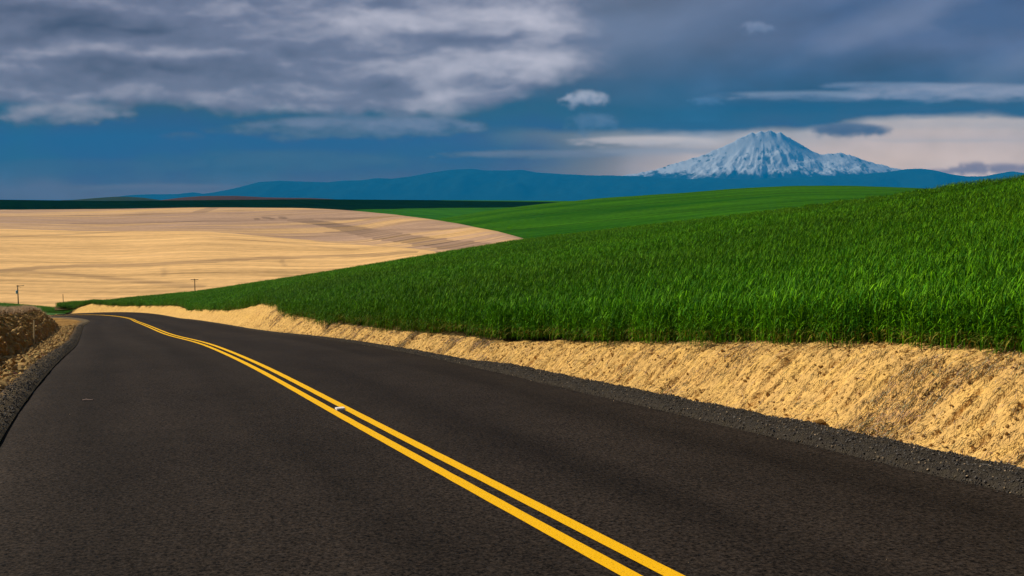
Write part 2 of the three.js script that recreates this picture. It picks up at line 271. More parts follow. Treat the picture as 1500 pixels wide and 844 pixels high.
// the cut bank on the other side: steep, in its own shadow, dry grass on top
const LEFT_H = smoothCurve([[-24, 1.25], [10, 1.2], [20, 1.12], [30, 1.12], [45, 1.2], [60, 1.25], [66, 1.2], [70, 0.95], [73, 0.45], [76, 0.1], [90, 0]], 0.25, 1.2);
const LEFT_FOOT = smoothCurve([[-24, 4.9], [20, 4.75], [40, 4.9], [60, 4.95], [72, 5.1], [80, 5.8], [90, 6.5], [160, 6.5]], 0.25, 1);
const leftProfile = (s, f) => {                    // f 0..1 shoulder, 1..2 face, 2..3 top; returns [t, up]
  const foot = LEFT_FOOT(s), h = LEFT_H(s), w0 = WL - 0.02;
  if (f < 1) { const t = mix(w0, foot, f), heap = t - w0; return [-t, 0.09 * Math.exp(-(((heap - 0.2) / 0.14) ** 2)) - 0.06 * sstep(0.2, 0.9, f) - 0.03 * (1 - sstep(0, 0.05, f))]; }
  if (f < 2) { const k = f - 1; return [-(foot + 0.95 * h * (0.15 * k + 0.85 * k * k * (1.6 - 0.6 * k))), -0.06 + h * (1 - (1 - k) ** 1.15) + 0.06 * k]; }
  const k = f - 2; return [-(foot + 0.95 * h + 14 * k * k), h + 0.05 * sstep(0, 0.1, k) - 1.6 * k * k];
};
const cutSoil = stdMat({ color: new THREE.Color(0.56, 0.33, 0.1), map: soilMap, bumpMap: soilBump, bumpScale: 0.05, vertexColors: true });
const leftRough = (s, f) => f < 1 ? 0.02 * fbm(s * 2.2, f * 3, 4) + 0.02 * fbm(s * 7, f * 8, 3) : f < 2 ? 0.14 * fbm(s * 0.9 + f, f * 2, 3) + 0.2 * fbm(s * 3.2 + f * 3, f * 3.5, 5) : 0.03 * fbm(s * 2, f * 14, 3);
{
  const ss = stations([[-10, 8, 0.3], [8, 40, 0.08], [40, 80, 0.15], [80, 150, 0.5]]), fs = [...range(0, 0.96, 22), ...range(1, 2, 26), ...range(2.01, 3, 16)];
  gridMesh('cut_bank', fs.length, ss.length, (i, j) => {
    const s = ss[j], f = fs[i], [t, up] = leftProfile(s, f), n = leftRough(s, f) * sstep(0, 0.08, f), face = sstep(1, 1.05, f) * sstep(2.02, 1.98, f), m = 1 + 0.25 * fbm(s * 1.7 + f * 2, f * 3, 4), tan = f < 1 ? clamp(0.35 + fbm(s * 0.7, f * 2 + 30, 3)) : 0;
    const grey = f < 1 ? sstep(0.36, 0.16, f) : 0, dry = f >= 2 ? 1 : 0;
    const c = [mix(mix(mix(f < 1 ? 0.5 : 1.0, 1.15, tan), 0.32, grey), 1.1, dry), mix(mix(mix(f < 1 ? 0.46 : 0.96, 1.1, tan), 0.42, grey), 1.3, dry), mix(mix(mix(f < 1 ? 0.44 : 0.86, 1.0, tan), 0.85, grey), 2.0, dry)];
    return { p: onRoad(s, t + n * face * 0.9, up + n * (face ? 0.4 : 1)), uv: [s / 1.6, (f < 1 ? f * 1.4 : f < 2 ? 1.4 + (f - 1) * 1.4 : 2.8 + (f - 2) * 12) / 1.6], c: c.map((q) => q * m) };
  }, cutSoil, { colours: true, label: 'steep brown cut bank topped with dry grass', category: 'bank' });
}

// ---------------------------------------------------------------- the wheat hill
const COLS = 330, AZ0 = -24.6 * Math.PI / 180, AZ1 = 64 * Math.PI / 180;
const uAz = (a) => 750 + FOCAL * 1.0038 * Math.tan(a);
const nearEdge = [];                               // the bank's top edge by bearing: [bearing, metres, height, along the road]
for (let s = -4; s <= 145.5; s += 0.25) { const [x, , z] = onRoad(s, bankTop(s)), y = onRoad(s, bankTop(s), RIGHT_H(s))[1]; nearEdge.push([Math.atan2(x, -z), Math.hypot(x, z), y, s]); }
nearEdge.sort((a, b) => a[0] - b[0]);
const nearD = curve(nearEdge.map((e) => [e[0], e[1]])), nearY = curve(nearEdge.map((e) => [e[0], e[2]])), nearYSmooth = smoothCurve(nearEdge.map((e) => [e[0], e[2] - (RIGHT_H(e[3]) - 0.62)]), 0.004, 0.03);
const WHEAT = 0.58;
const ridgeV = smoothCurve([[-400, 452], [60, 448], [130, 441.5], [200, 434], [300, 424.5], [400, 409.5], [500, 394], [640, 371], [770, 349.5], [900, 333.5], [1000, 322.5], [1100, 311], [1200, 298.5], [1300, 285.5], [1400, 268.5], [1500, 255], [1700, 228], [2100, 180], [4000, 40]], 8, 26);
const ridgeD = smoothCurve([[-400, 134], [60, 136], [130, 137.5], [200, 132], [300, 125], [400, 119], [500, 116], [640, 116], [770, 116], [900, 108], [1000, 99], [1100, 88], [1200, 80], [1300, 73], [1500, 61], [1800, 50], [2400, 34], [4000, 16]], 8, 60);
function wheatGround(x, z) {
  const a = clamp(Math.atan2(x, -z), AZ0, AZ1), r = Math.hypot(x, z), u = uAz(a), ca = Math.cos(a), rd = ridgeD(u) / ca, ry = yOf(ridgeV(u), ridgeD(u)) - WHEAT * 0.92;
  const n = nearD(a), f = (r - n) / Math.max(6, rd - n), ys = nearYSmooth(a), und = 0.16 * fbm(x * 0.045 + 5, z * 0.045, 2) * sstep(0, 0.25, f) * sstep(1.1, 0.8, f);
  if (f <= 1) return mix(ys, ry, f) + 0.35 * Math.min(1, rd / 60) * f * (1 - f) * 2 + (nearY(a) - ys) * Math.exp(-Math.max(0, r - n) / 1.6) + und;
  const m = Math.min((ry - ys) / Math.max(6, rd - n), (ry - EYE) / rd - 0.012), e = r - rd;
  return ry + m * e - 0.0045 * e * e;
}
const earth = stdMat({ color: new THREE.Color(0.14, 0.1, 0.035), map: soilMap, bumpMap: soilBump, bumpScale: 0.03 });
{
  const fs = [0.0, 0.02, 0.05, 0.1, ...range(0.16, 1, 26), ...range(1.06, 1.7, 12)];
  gridMesh('wheat_ground', COLS, fs.length, (i, j) => {
    const a = mix(AZ0, AZ1, i / (COLS - 1)), u = uAz(a), n = nearD(a) + 0.22, rd = ridgeD(u) / Math.cos(a), r = n + Math.max(6, rd - n) * fs[j], x = r * Math.sin(a), z = -r * Math.cos(a);
    return { p: [x, wheatGround(x, z) - 0.03, z], uv: [x / 2, z / 2] };
  }, earth, { label: 'dark soil under the green wheat', category: 'field' });
}
const triColours = { leaf: [[0.09, 0.29, 0.002], [0.145, 0.39, 0.002], [0.046, 0.205, 0.006], [0.2, 0.46, 0.002]], low: [[0.16, 0.17, 0.02], [0.3, 0.24, 0.03], [0.1, 0.14, 0.015]] };
function wheatPatch(seed, tillers, radius, low) {
  const r = rng(seed), P = [], C = [];
  const tri = (a, b, c, col) => { for (const p of [a, b, c]) P.push(p[0], p[1], p[2]); for (let k = 0; k < 3; k++) C.push(col[0], col[1], col[2]); };
  const blade = (x, y, z, az, len, w, rise, bend, col) => {           // an arching leaf of three lengths
    const dx = Math.cos(az), dz = Math.sin(az), px = -dz * w / 2, pz = dx * w / 2; let ang = rise, cx = x, cy = y, cz = z; const pts = [[cx, cy, cz]];
    for (let k = 0; k < 3; k++) { const l = len / 3; cx += dx * Math.cos(ang) * l; cz += dz * Math.cos(ang) * l; cy += Math.sin(ang) * l; ang -= bend; pts.push([cx, cy, cz]); }
    const ws = [0.75, 1, 0.8]; const L = (p, k) => [p[0] + px * k, p[1], p[2] + pz * k], R = (p, k) => [p[0] - px * k, p[1], p[2] - pz * k];
    for (let k = 0; k < 2; k++) { const a = L(pts[k], ws[k]), b = R(pts[k], ws[k]), c = L(pts[k + 1], ws[k + 1]), d = R(pts[k + 1], ws[k + 1]); tri(a, b, c, col); tri(b, d, c, col); }
    tri(L(pts[2], ws[2]), R(pts[2], ws[2]), pts[3], col);
  };
  for (let i = 0; i < tillers; i++) {
    const rr = radius * Math.sqrt(r()), th = r() * 6.283, x = rr * Math.cos(th), z = rr * Math.sin(th), h = WHEAT * (0.62 + 0.42 * r()) * 0.95, az = r() * 6.283, lean = 0.05 * (r() - 0.5);
    const col = triColours.leaf[Math.floor(r() * 4)], k = 0.3 + 1.1 * r() * r() + 0.25 * r(), cc = col.map((q) => q * k);
    const x1 = x + lean, z1 = z + 0.05 * (r() - 0.5), w = 0.0035, sx = Math.cos(az) * w, sz = Math.sin(az) * w;
    tri([x - sx, 0, z - sz], [x + sx, 0, z + sz], [x1, h * 0.86, z1], cc);
    for (let l = 0; l < 5; l++) { const f = [0.14, 0.3, 0.48, 0.66, 0.82][l] + 0.06 * (r() - 0.5); blade(mix(x, x1, f), h * f, mix(z, z1, f), az + l * 2.4 + r(), (0.14 + 0.1 * r()) * (l === 4 ? 0.9 : 1), 0.0068 + 0.0045 * r(), 1.32 - 0.35 * r() + (l === 4 ? 0.12 : -0.15), 0.15 + 0.7 * r() * (l < 3 ? 1.2 : 0.8), l < 1 && r() < 0.4 ? triColours.low[Math.floor(r() * 3)] : cc); }
  }
  for (let i = 0; i < low; i++) { const th = r() * 6.283, rr = radius * Math.sqrt(r()), c = triColours.low[Math.floor(r() * 3)]; blade(rr * Math.cos(th), 0.01 + 0.12 * r(), rr * Math.sin(th), r() * 6.283, 0.14 + 0.12 * r(), 0.01, 0.9 * r() + 0.1, 0.4 + 0.4 * r(), c); }
  const g = new THREE.BufferGeometry(); g.setAttribute('position', new THREE.Float32BufferAttribute(P, 3)); g.setAttribute('color', new THREE.Float32BufferAttribute(C, 3)); g.computeVertexNormals(); return g;
}
const leafMat = new THREE.MeshPhysicalMaterial({ vertexColors: true, roughness: 0.6, specularIntensity: 0.12, transmission: 0.16, thickness: 0, side: THREE.DoubleSide, color: 0xffffff });
const dummy = new THREE.Object3D(), tint = new THREE.Color();
function instanced(name, geometry, material, items, parent) {          // items: { p, r: [x, y, z], s: [x, y, z], c }
  const m = new THREE.InstancedMesh(geometry, material, items.length); m.name = name; m.castShadow = m.receiveShadow = true;
  items.forEach((q, i) => { dummy.position.set(...q.p); dummy.rotation.set(...(q.r ?? [0, 0, 0])); dummy.scale.set(...q.s); dummy.updateMatrix(); m.setMatrixAt(i, dummy.matrix); if (q.c) m.setColorAt(i, tint.setRGB(...q.c)); });
  (parent ?? scene).add(m); return m;
}
function stuff(name, label, category) { const g = new THREE.Group(); g.name = name; g.userData = { kind: 'stuff', label, category }; scene.add(g); return g; }
{
  const g = stuff('wheat_crop', 'dense knee-high green wheat covering the hill above the soil bank', 'wheat');
  const variants = [0, 1, 2, 3, 4, 5].map((k) => wheatPatch(100 + k, 92, 0.36, 5)), edges = [0, 1, 2].map((k) => wheatPatch(300 + k, 76, 0.3, 60));
  const lists = variants.map(() => []), edgeLists = edges.map(() => []), r = rng(5);
  const put = (x, z, k, near) => {
    const y = near ? wheatGround(x, z) : wheatGround(x, z), tall = 1 + 0.2 * fbm(x * 0.05 + z * 0.02, z * 0.17 + 7, 3) * sstep(1, 6, Math.hypot(x, z) - 10) + 0.09 * fbm(x * 0.6, z * 0.6, 2), tone = 0.92 + 0.22 * fbm(x * 0.06 + 30, z * 0.06, 3), warm = 0.16 * fbm(x * 0.05 + 9, z * 0.05 + 50, 2);
    const q = { p: [x, y, z], r: [0.1 * (r() - 0.5), r() * 6.283, 0.1 * (r() - 0.5)], s: [k, tall * (0.94 + 0.12 * r()), k], c: [tone * (1.0 + warm), tone, tone * (1 - warm)] };
    if (near) edgeLists[Math.floor(r() * edges.length)].push(q); else lists[Math.floor(r() * variants.length)].push(q);
  };
  for (let a = AZ0 + 0.004; a < AZ1; ) {           // rings of patches, finer where the eye is close
    const u = uAz(a), n = nearD(a), rd = ridgeD(u) / Math.cos(a); let d = n + 0.3, step = 0;
    const da = 0.4 / Math.max(n, 9);
    while (d < rd + 9) { step = d < 30 ? 0.4 : d < 60 ? 0.5 : 0.62; const want = step / d, pr = da / want; if (r() < pr) { const aa = a + (r() - 0.5) * da, dd = d + (r() - 0.5) * step * 0.8; put(dd * Math.sin(aa), -dd * Math.cos(aa), step / 0.42, false); } else if (pr > 1) { put(d * Math.sin(a), -d * Math.cos(a), step / 0.42, false); } d += step; }
    a += da;
  }
  for (let s = -3; s < 145; s += s < 30 ? 0.14 : 0.25) { const t = bankTop(s) + 0.19 + 0.22 * r() + 0.05 * fbm(s * 2, 4, 2), [x, , z] = onRoad(s, t); const a = Math.atan2(x, -z); if (a < AZ1 && a > AZ0) put(x, z, 0.9 + 0.2 * r(), true); }
  variants.forEach((v, k) => instanced('wheat_plants', v, leafMat, lists[k], g));
  edges.forEach((v, k) => instanced('wheat_edge_plants', v, leafMat, edgeLists[k], g));
  console.log('wheat patches', lists.reduce((a, b) => a + b.length, 0), edgeLists.reduce((a, b) => a + b.length, 0), 'tris each', variants[0].attributes.position.count / 3);
}

// ---------------------------------------------------------------- fields and hills farther off
function hillShape(us, ds, vs, soft = 40) {        // for each knot k: distance ds[k](u) and the height at which it is seen vs[k](u)
  const lo = us[0], hi = us[us.length - 1], D = ds[0].map((_, k) => smoothCurve(us.map((u, i) => [u, ds[i][k]]), 6, soft)), V = vs[0].map((_, k) => smoothCurve(us.map((u, i) => [u, vs[i][k]]), 6, soft));
  const n = D.length;
  return { lo, hi, n, at(u, f) {                   // f 0..n-1
    const k = Math.min(n - 2, Math.floor(f)), t = f - k, d = D.map((q) => q(u)), y = d.map((q, i) => yOf(V[i](u), q));
    const sl = (i) => (y[i + 1] - y[i]) / (d[i + 1] - d[i]), m = (i) => i === 0 ? sl(0) : i === n - 1 ? sl(n - 2) : (sl(i - 1) * sl(i) <= 0 ? 0 : 2 * sl(i - 1) * sl(i) / (sl(i - 1) + sl(i)));
    const h = d[k + 1] - d[k], dd = d[k] + t * h, t2 = t * t, t3 = t2 * t;
    return { d: dd, y: (2 * t3 - 3 * t2 + 1) * y[k] + (t3 - 2 * t2 + t) * h * m(k) + (-2 * t3 + 3 * t2) * y[k + 1] + (t3 - t2) * h * m(k + 1), x: dd * (u - 750) / FOCAL / 1.0038 };
  } };
}
function hillMesh(name, H, nu, nf, material, bounds, label, rough = 0) {
  const [x0, x1, d0, d1] = bounds;
  return gridMesh(name, nu, nf, (i, j) => { const q = H.at(mix(H.lo, H.hi, i / (nu - 1)), (H.n - 1) * j / (nf - 1)), n = rough ? rough * fbm(q.x / 60, q.d / 60, 3) : 0; return { p: [q.x, q.y + n, -q.d], uv: [(q.x - x0) / (x1 - x0), (q.d - d0) / (d1 - d0)] }; }, material, { label, category: 'field' });
}
// stubble
const SU = [-700, -300, 0, 150, 300, 450, 520, 600, 660, 700, 740, 765, 850, 1000];
const stubble = hillShape(SU,
  [[380, 820, 930, 1150, 1550, 1900], [380, 820, 930, 1150, 1550, 1900], [380, 800, 910, 1150, 1500, 1850], [380, 780, 890, 1120, 1450, 1800], [370, 740, 840, 1050, 1350, 1700], [360, 680, 770, 960, 1220, 1550], [350, 640, 720, 890, 1120, 1450], [340, 560, 630, 760, 950, 1250], [330, 510, 570, 680, 830, 1100], [320, 470, 520, 610, 730, 950], [305, 440, 480, 550, 640, 850], [300, 410, 450, 500, 570, 780], [290, 390, 420, 450, 500, 700], [280, 360, 390, 420, 460, 650]],
  [[466, 325, 327, 314, 303, 310], [464, 332, 334, 319, 306, 313], [463, 335, 337, 321, 307.5, 314], [463, 339, 341, 323, 306.5, 313], [463, 338.5, 341, 322, 304, 311], [463, 352, 354, 328, 304.8, 312], [463, 358, 360, 334, 309, 317], [463, 364, 365, 341, 317, 327], [463, 372, 370, 348, 326, 338], [463, 378, 374, 354, 334, 348], [463, 384, 379, 361, 342, 358], [463, 390, 384, 367, 350, 368], [463, 404, 399, 386, 376, 396], [463, 424, 419, 410, 402, 420]], 30);
function findOn(H, u, v) { let best = null, bv = 1e9; for (let f = 0; f <= H.n - 1; f += 0.01) { const q = H.at(u, f), p = q.y - EYE, vv = 422 - FOCAL * (p * CP + q.d * SP) / (q.d * CP - p * SP); if (Math.abs(vv - v) < bv) { bv = Math.abs(vv - v); best = [q.x, q.d]; } } return best; }
{
  const x0 = -1600, x1 = 140, d0 = 270, d1 = 1900, W = 2048, Ht = 2048, mask = new Float32Array(W * Ht);
  const track = (pts, wid, dark) => {              // wheel tracks and headlands, in metres over the ground
    const q = pts.map(([u, v]) => findOn(stubble, u, v));
    for (let i = 1; i < q.length; i++) { const [ax, ad] = q[i - 1], [bx, bd] = q[i], len = Math.hypot(bx - ax, bd - ad), n = Math.ceil(len / 0.5); for (let k = 0; k < n; k++) { const f = k / n, ww = wid * (0.75 + 0.5 * Math.abs(noise(i * 9 + f * 4, wid))), cx = (mix(ax, bx, f) - x0) / (x1 - x0) * W, cy = (mix(ad, bd, f) - d0) / (d1 - d0) * Ht, rx = Math.max(0.8, ww / (x1 - x0) * W), ry = Math.max(0.8, ww / (d1 - d0) * Ht); for (let y = Math.floor(cy - ry); y <= cy + ry; y++) for (let x = Math.floor(cx - rx); x <= cx + rx; x++) if (x >= 0 && y >= 0 && x < W && y < Ht) mask[y * W + x] = Math.max(mask[y * W + x], dark); } }
  };
  track([[-200, 398], [0, 396.5], [60, 392.5], [130, 389], [200, 387.5], [300, 382.5], [360, 380], [430, 376.5], [500, 374], [600, 370]], 5.5, 0.75);
  track([[30, 397], [75, 400.5], [130, 405], [200, 411.5], [290, 420.5]], 3, 0.55);
  track([[-200, 350], [0, 347], [110, 343], [220, 339.5]], 7, 0.4);
  track([[110, 327.5], [250, 325.5], [330, 324], [400, 322], [470, 320], [560, 318.2], [620, 320]], 7, 0.6);
  track([[432, 321.5], [470, 327], [510, 335], [560, 345], [620, 353], [700, 361], [745, 364]], 9, 0.7);
  track([[440, 321.5], [480, 326], [522, 333], [580, 341.5]], 3, 0.5);
  track([[0, 318], [80, 316], [180, 314.5], [290, 312], [350, 310]], 9, 0.45);
  track([[480, 340], [560, 337.5], [600, 336.5], [680, 334]], 4, 0.45);
  track([[300, 347], [420, 356], [520, 366]], 3, 0.3);
  track([[236, 393], [238, 399], [236, 405]], 0.3, 0.35); track([[412, 380], [411, 385], [416, 390]], 0.3, 0.4);
  for (const [u, v] of [[374, 319.5], [386, 317.8], [391, 318.2], [397, 320], [410, 317.4], [414, 317.8]]) track([[u, v], [u + 2, v + 1.8], [u + 3, v + 2.6]], 2.2, 0.8);
  for (let pass = 0; pass < 2; pass++) for (let y = 2; y < Ht - 2; y++) for (let x = 0; x < W; x++) { const o = y * W + x; mask[o] = (mask[o - 2 * W] + mask[o - W] + mask[o] + mask[o + W] + mask[o + 2 * W]) / 5; }      // tracks have soft shoulders
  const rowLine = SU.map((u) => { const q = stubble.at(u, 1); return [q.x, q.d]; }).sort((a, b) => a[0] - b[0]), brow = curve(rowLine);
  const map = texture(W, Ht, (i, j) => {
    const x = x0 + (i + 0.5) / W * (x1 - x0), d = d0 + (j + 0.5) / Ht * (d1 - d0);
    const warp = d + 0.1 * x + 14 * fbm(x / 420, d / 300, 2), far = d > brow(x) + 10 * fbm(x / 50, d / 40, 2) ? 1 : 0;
    const pass = noise(warp / 9 + 60, x / 300), fine = fbm(warp / 5, x / 70, 3), streak = fbm(warp / 38 + 9, x / 300, 4), wide = fbm(warp / 130, x / 700 + 4, 3), grit = noise(x / 1.7, d / 1.7) * 0.5 + noise(x / 5, d / 4);
    const thin = sstep(0.3, 0.62, noise(warp / 7 + 80, x / 190)) * sstep(-0.2, 0.3, noise(x / 60, warp / 30)); let k = 1 - 0.24 * thin + 0.17 * pass + 0.32 * fine + 0.22 * streak + 0.12 * grit - 0.6 * mask[j * W + i] * (0.75 + 0.4 * grit);
    // shade of the upper field painted in as mauve-brown, plus barer streaks and tracks
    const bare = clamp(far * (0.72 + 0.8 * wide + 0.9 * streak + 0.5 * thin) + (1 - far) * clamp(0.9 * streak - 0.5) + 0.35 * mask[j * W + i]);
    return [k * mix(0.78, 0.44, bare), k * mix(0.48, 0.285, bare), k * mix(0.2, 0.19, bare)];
  }, true, false);
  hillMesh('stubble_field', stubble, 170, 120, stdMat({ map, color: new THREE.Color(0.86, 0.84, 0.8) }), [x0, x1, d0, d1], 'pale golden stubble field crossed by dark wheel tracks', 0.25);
}
function greenMap(seed, spanX, spanD, colA, colB, rowM) {
  const W = 1024;
  return texture(W, W, (i, j) => {
    const x = i / W * spanX + seed * 50, d = j / W * spanD, wv = d + 0.05 * x + 22 * fbm(x / 230 + seed, d / 230, 2);
    const a = fbm(wv / 60 + seed, x / 300, 3), b = noise(wv / rowM, x / 420), c = noise(x / 4, d / 7), tram = Math.exp(-((((wv % 150) + 150) % 150 - 75) ** 2) / 14) * 0.5, diag = 0.2 * noise((d * 0.5 + x) / 26, d / 300), t = clamp(0.5 + 0.6 * a + 0.22 * b), k = 1 + 0.22 * c + diag - tram;
    return [k * mix(colA[0], colB[0], t), k * mix(colA[1], colB[1], t), k * mix(colA[2], colB[2], t)];
  }, true, false);
}
// green slopes behind the wheat hill
const midHill = hillShape([400, 560, 667, 733, 800, 867, 940, 1000, 1075, 1150, 1230, 1300, 1380, 1500, 1900],
  Array.from({ length: 15 }, () => [650, 1000, 1500, 2100]),
  [[440, 390, 360, 372], [430, 372, 334, 346], [422, 362, 317, 330], [412, 352, 306, 318], [402, 345, 298.5, 308], [392, 338, 291.5, 300], [382, 328, 286.2, 295], [372, 320, 282.5, 291], [360, 311, 276.5, 286], [350, 304, 272.5, 282], [345, 300, 272.2, 282], [345, 298, 274, 284], [345, 298, 277.5, 287], [345, 300, 284, 292], [345, 305, 292, 300]], 26);
hillMesh('green_hill', midHill, 150, 60, stdMat({ map: greenMap(2, 1100, 1500, [0.016, 0.075, 0.002], [0.045, 0.14, 0.002], 12), color: 0xffffff, specularIntensity: 0 }), [-450, 1150, 600, 2100], 'rounded green wheat hill below the snowy peak', 0.5);
const farBand = hillShape([-1600, -600, 0, 150, 300, 450, 600, 720, 850, 950, 1200, 2400],
  Array.from({ length: 12 }, () => [1300, 1900, 2500, 3200, 3900]),
  [[380, 330, 310, 292, 297], [380, 330, 310, 292, 297], [380, 330, 308, 292.6, 297], [380, 330, 308, 294.4, 299], [380, 330, 308, 293.2, 298], [378, 330, 308, 291.8, 297], [372, 330, 308, 293, 298], [366, 336, 309, 293.6, 299], [366, 330, 309, 294.4, 299], [366, 330, 311, 296, 300], [366, 330, 312, 298, 302], [366, 330, 312, 298, 302]], 40);
hillMesh('far_green_field', farBand, 150, 50, stdMat({ map: greenMap(5, 9000, 2700, [0.02, 0.1, 0.003], [0.034, 0.135, 0.003], 60), color: 0xffffff, specularIntensity: 0 }), [-5200, 3800, 1300, 3900], 'dark green field along the horizon behind the stubble', 0);
// the green crop in the hollow past the bend
const hollow = hillShape([-900, -300, 0, 60, 97, 118, 200, 400],
  Array.from({ length: 8 }, () => [112, 131, 150, 175, 330, 400]),
  [[480, 468, 459, 456, 440, 452], [478, 468, 459, 456, 443, 455], [474, 466.5, 459.5, 457.5, 447, 456], [472, 465, 459.5, 458.2, 452.5, 459], [470, 464.5, 460.2, 459.6, 458, 463], [470, 464.5, 461, 461, 462, 466], [470, 466, 463, 463, 464, 468], [470, 468, 466, 466, 467, 470]], 12);
hillMesh('hollow_field', hollow, 90, 50, stdMat({ color: new THREE.Color(0.055, 0.16, 0.02), map: soilMap }), [0, 2, 0, 2], 'bright green verge in the hollow past the bend', 0);
{
  const g = stuff('hollow_wheat', 'dark green wheat in the hollow past the bend', 'wheat'), v = wheatPatch(900, 46, 0.8, 0), r = rng(77), items = [];
  for (let d = 172; d < 335; d += d < 180 ? 0.8 : d < 230 ? 1.6 : 2.6) for (let u = -140; u < 96 - (d < 176 ? 6 : 0); ) { const st = d < 230 ? 1.1 : 1.9, f = d < 175 ? 2 + (d - 150) / 25 : 3 + (d - 175) / 155, q = hollow.at(u, Math.min(4, f)); items.push({ p: [q.x + r() - 0.5, q.y - 0.02, -q.d + r() - 0.5], r: [0, r() * 6.283, 0], s: [st, 1.15, st], c: [0.8, 0.85, 0.9] }); u += st * FOCAL / d; }
  instanced('wheat_plants', v, leafMat, items, g);
}
const plain = (r, g, b) => stdMat({ color: new THREE.Color(r, g, b) });
function ridge(name, pts, d, depth, base, material, label, category, opt = {}) {      // a long hill: outline seen from the road, rounded over in depth, gullied
  const V = smoothCurve(pts, opt.step ?? 3, opt.soft ?? 6), lo = pts[0][0], hi = pts[pts.length - 1][0], nu = opt.nu ?? 200, nz = opt.nz ?? 24;
  return gridMesh(name, nu, nz, (i, j) => {
    const u = mix(lo, hi, i / (nu - 1)), f = j / (nz - 1) * 2 - 1, top = yOf(V(u), d), prof = Math.max(0, 1 - Math.pow(Math.abs(f), opt.pow ?? 1.5)), x = d * (u - 750) / FOCAL / 1.0038;
    const gul = (opt.gully ?? 0) * (top - base) * fbm(x / (depth * 0.35) + 3, f * 2.2, 4) * Math.abs(f) * (1 - Math.abs(f)) * 2.5;
    return { p: [x, base + (top - base) * prof + gul, -d + f * depth], uv: [x / 100, f * depth / 100] };
  }, material, { label, category });
}
ridge('dark_hill', [[20, 298], [90, 293.5], [115, 292.5], [140, 290.2], [165, 288.4], [182, 287.8], [205, 289.2], [225, 292], [240, 294], [300, 298]], 5200, 700, -60, plain(0.008, 0.034, 0.02), 'dark green rounded hill on the horizon', 'hill', { soft: 8 });
ridge('ploughed_hill', [[160, 300], [215, 296.5], [240, 292.8], [270, 289], [300, 287], [345, 286.6], [385, 288.8], [420, 289.6], [450, 289.8], [480, 291.2], [505, 293.2], [540, 297]], 4500, 500, -60, plain(0.05, 0.028, 0.026), 'low reddish brown ploughed hill on the horizon', 'hill', { soft: 8 });
ridge('green_knoll', [[370, 298], [400, 295.4], [420, 292.6], [445, 291], [470, 292], [490, 294.5], [520, 298]], 4200, 300, -60, plain(0.022, 0.034, 0.012), 'low olive knoll before the ploughed hill', 'hill', { soft: 6 });

// ---------------------------------------------------------------- far ranges and the snow peak
const forest = stdMat({ color: new THREE.Color(0.016, 0.036, 0.02), specularIntensity: 0 });
ridge('blue_range', [[-450, 298], [60, 296], [170, 290], [195, 285.5], [225, 284.5], [262, 284.2], [283, 281.4], [298, 284], [318, 281], [345, 276], [380, 266.5], [410, 264.6], [445, 265.8], [480, 267], [505, 264.2], [530, 264], [552, 260.6], [575, 261.4], [600, 258.6], [630, 253], [660, 248.4], [690, 246.8], [712, 249.6], [740, 249.6], [765, 248.2], [785, 252.4], [810, 254], [860, 256.5], [930, 257.5], [1000, 262], [1100, 262], [1200, 258], [1262, 255], [1300, 251.6], [1322, 247.8], [1345, 246], [1366, 249], [1388, 254.6], [1410, 257.6], [1440, 258.2], [1464, 253.4], [1480, 250.4], [1496, 254], [1530, 258], [1700, 254], [1960, 262]], 40000, 4000, -100, forest, 'long blue forested mountain range', 'mountain', { nu: 700, nz: 40, gully: 0.25, soft: 4, step: 2, pow: 1.25 });
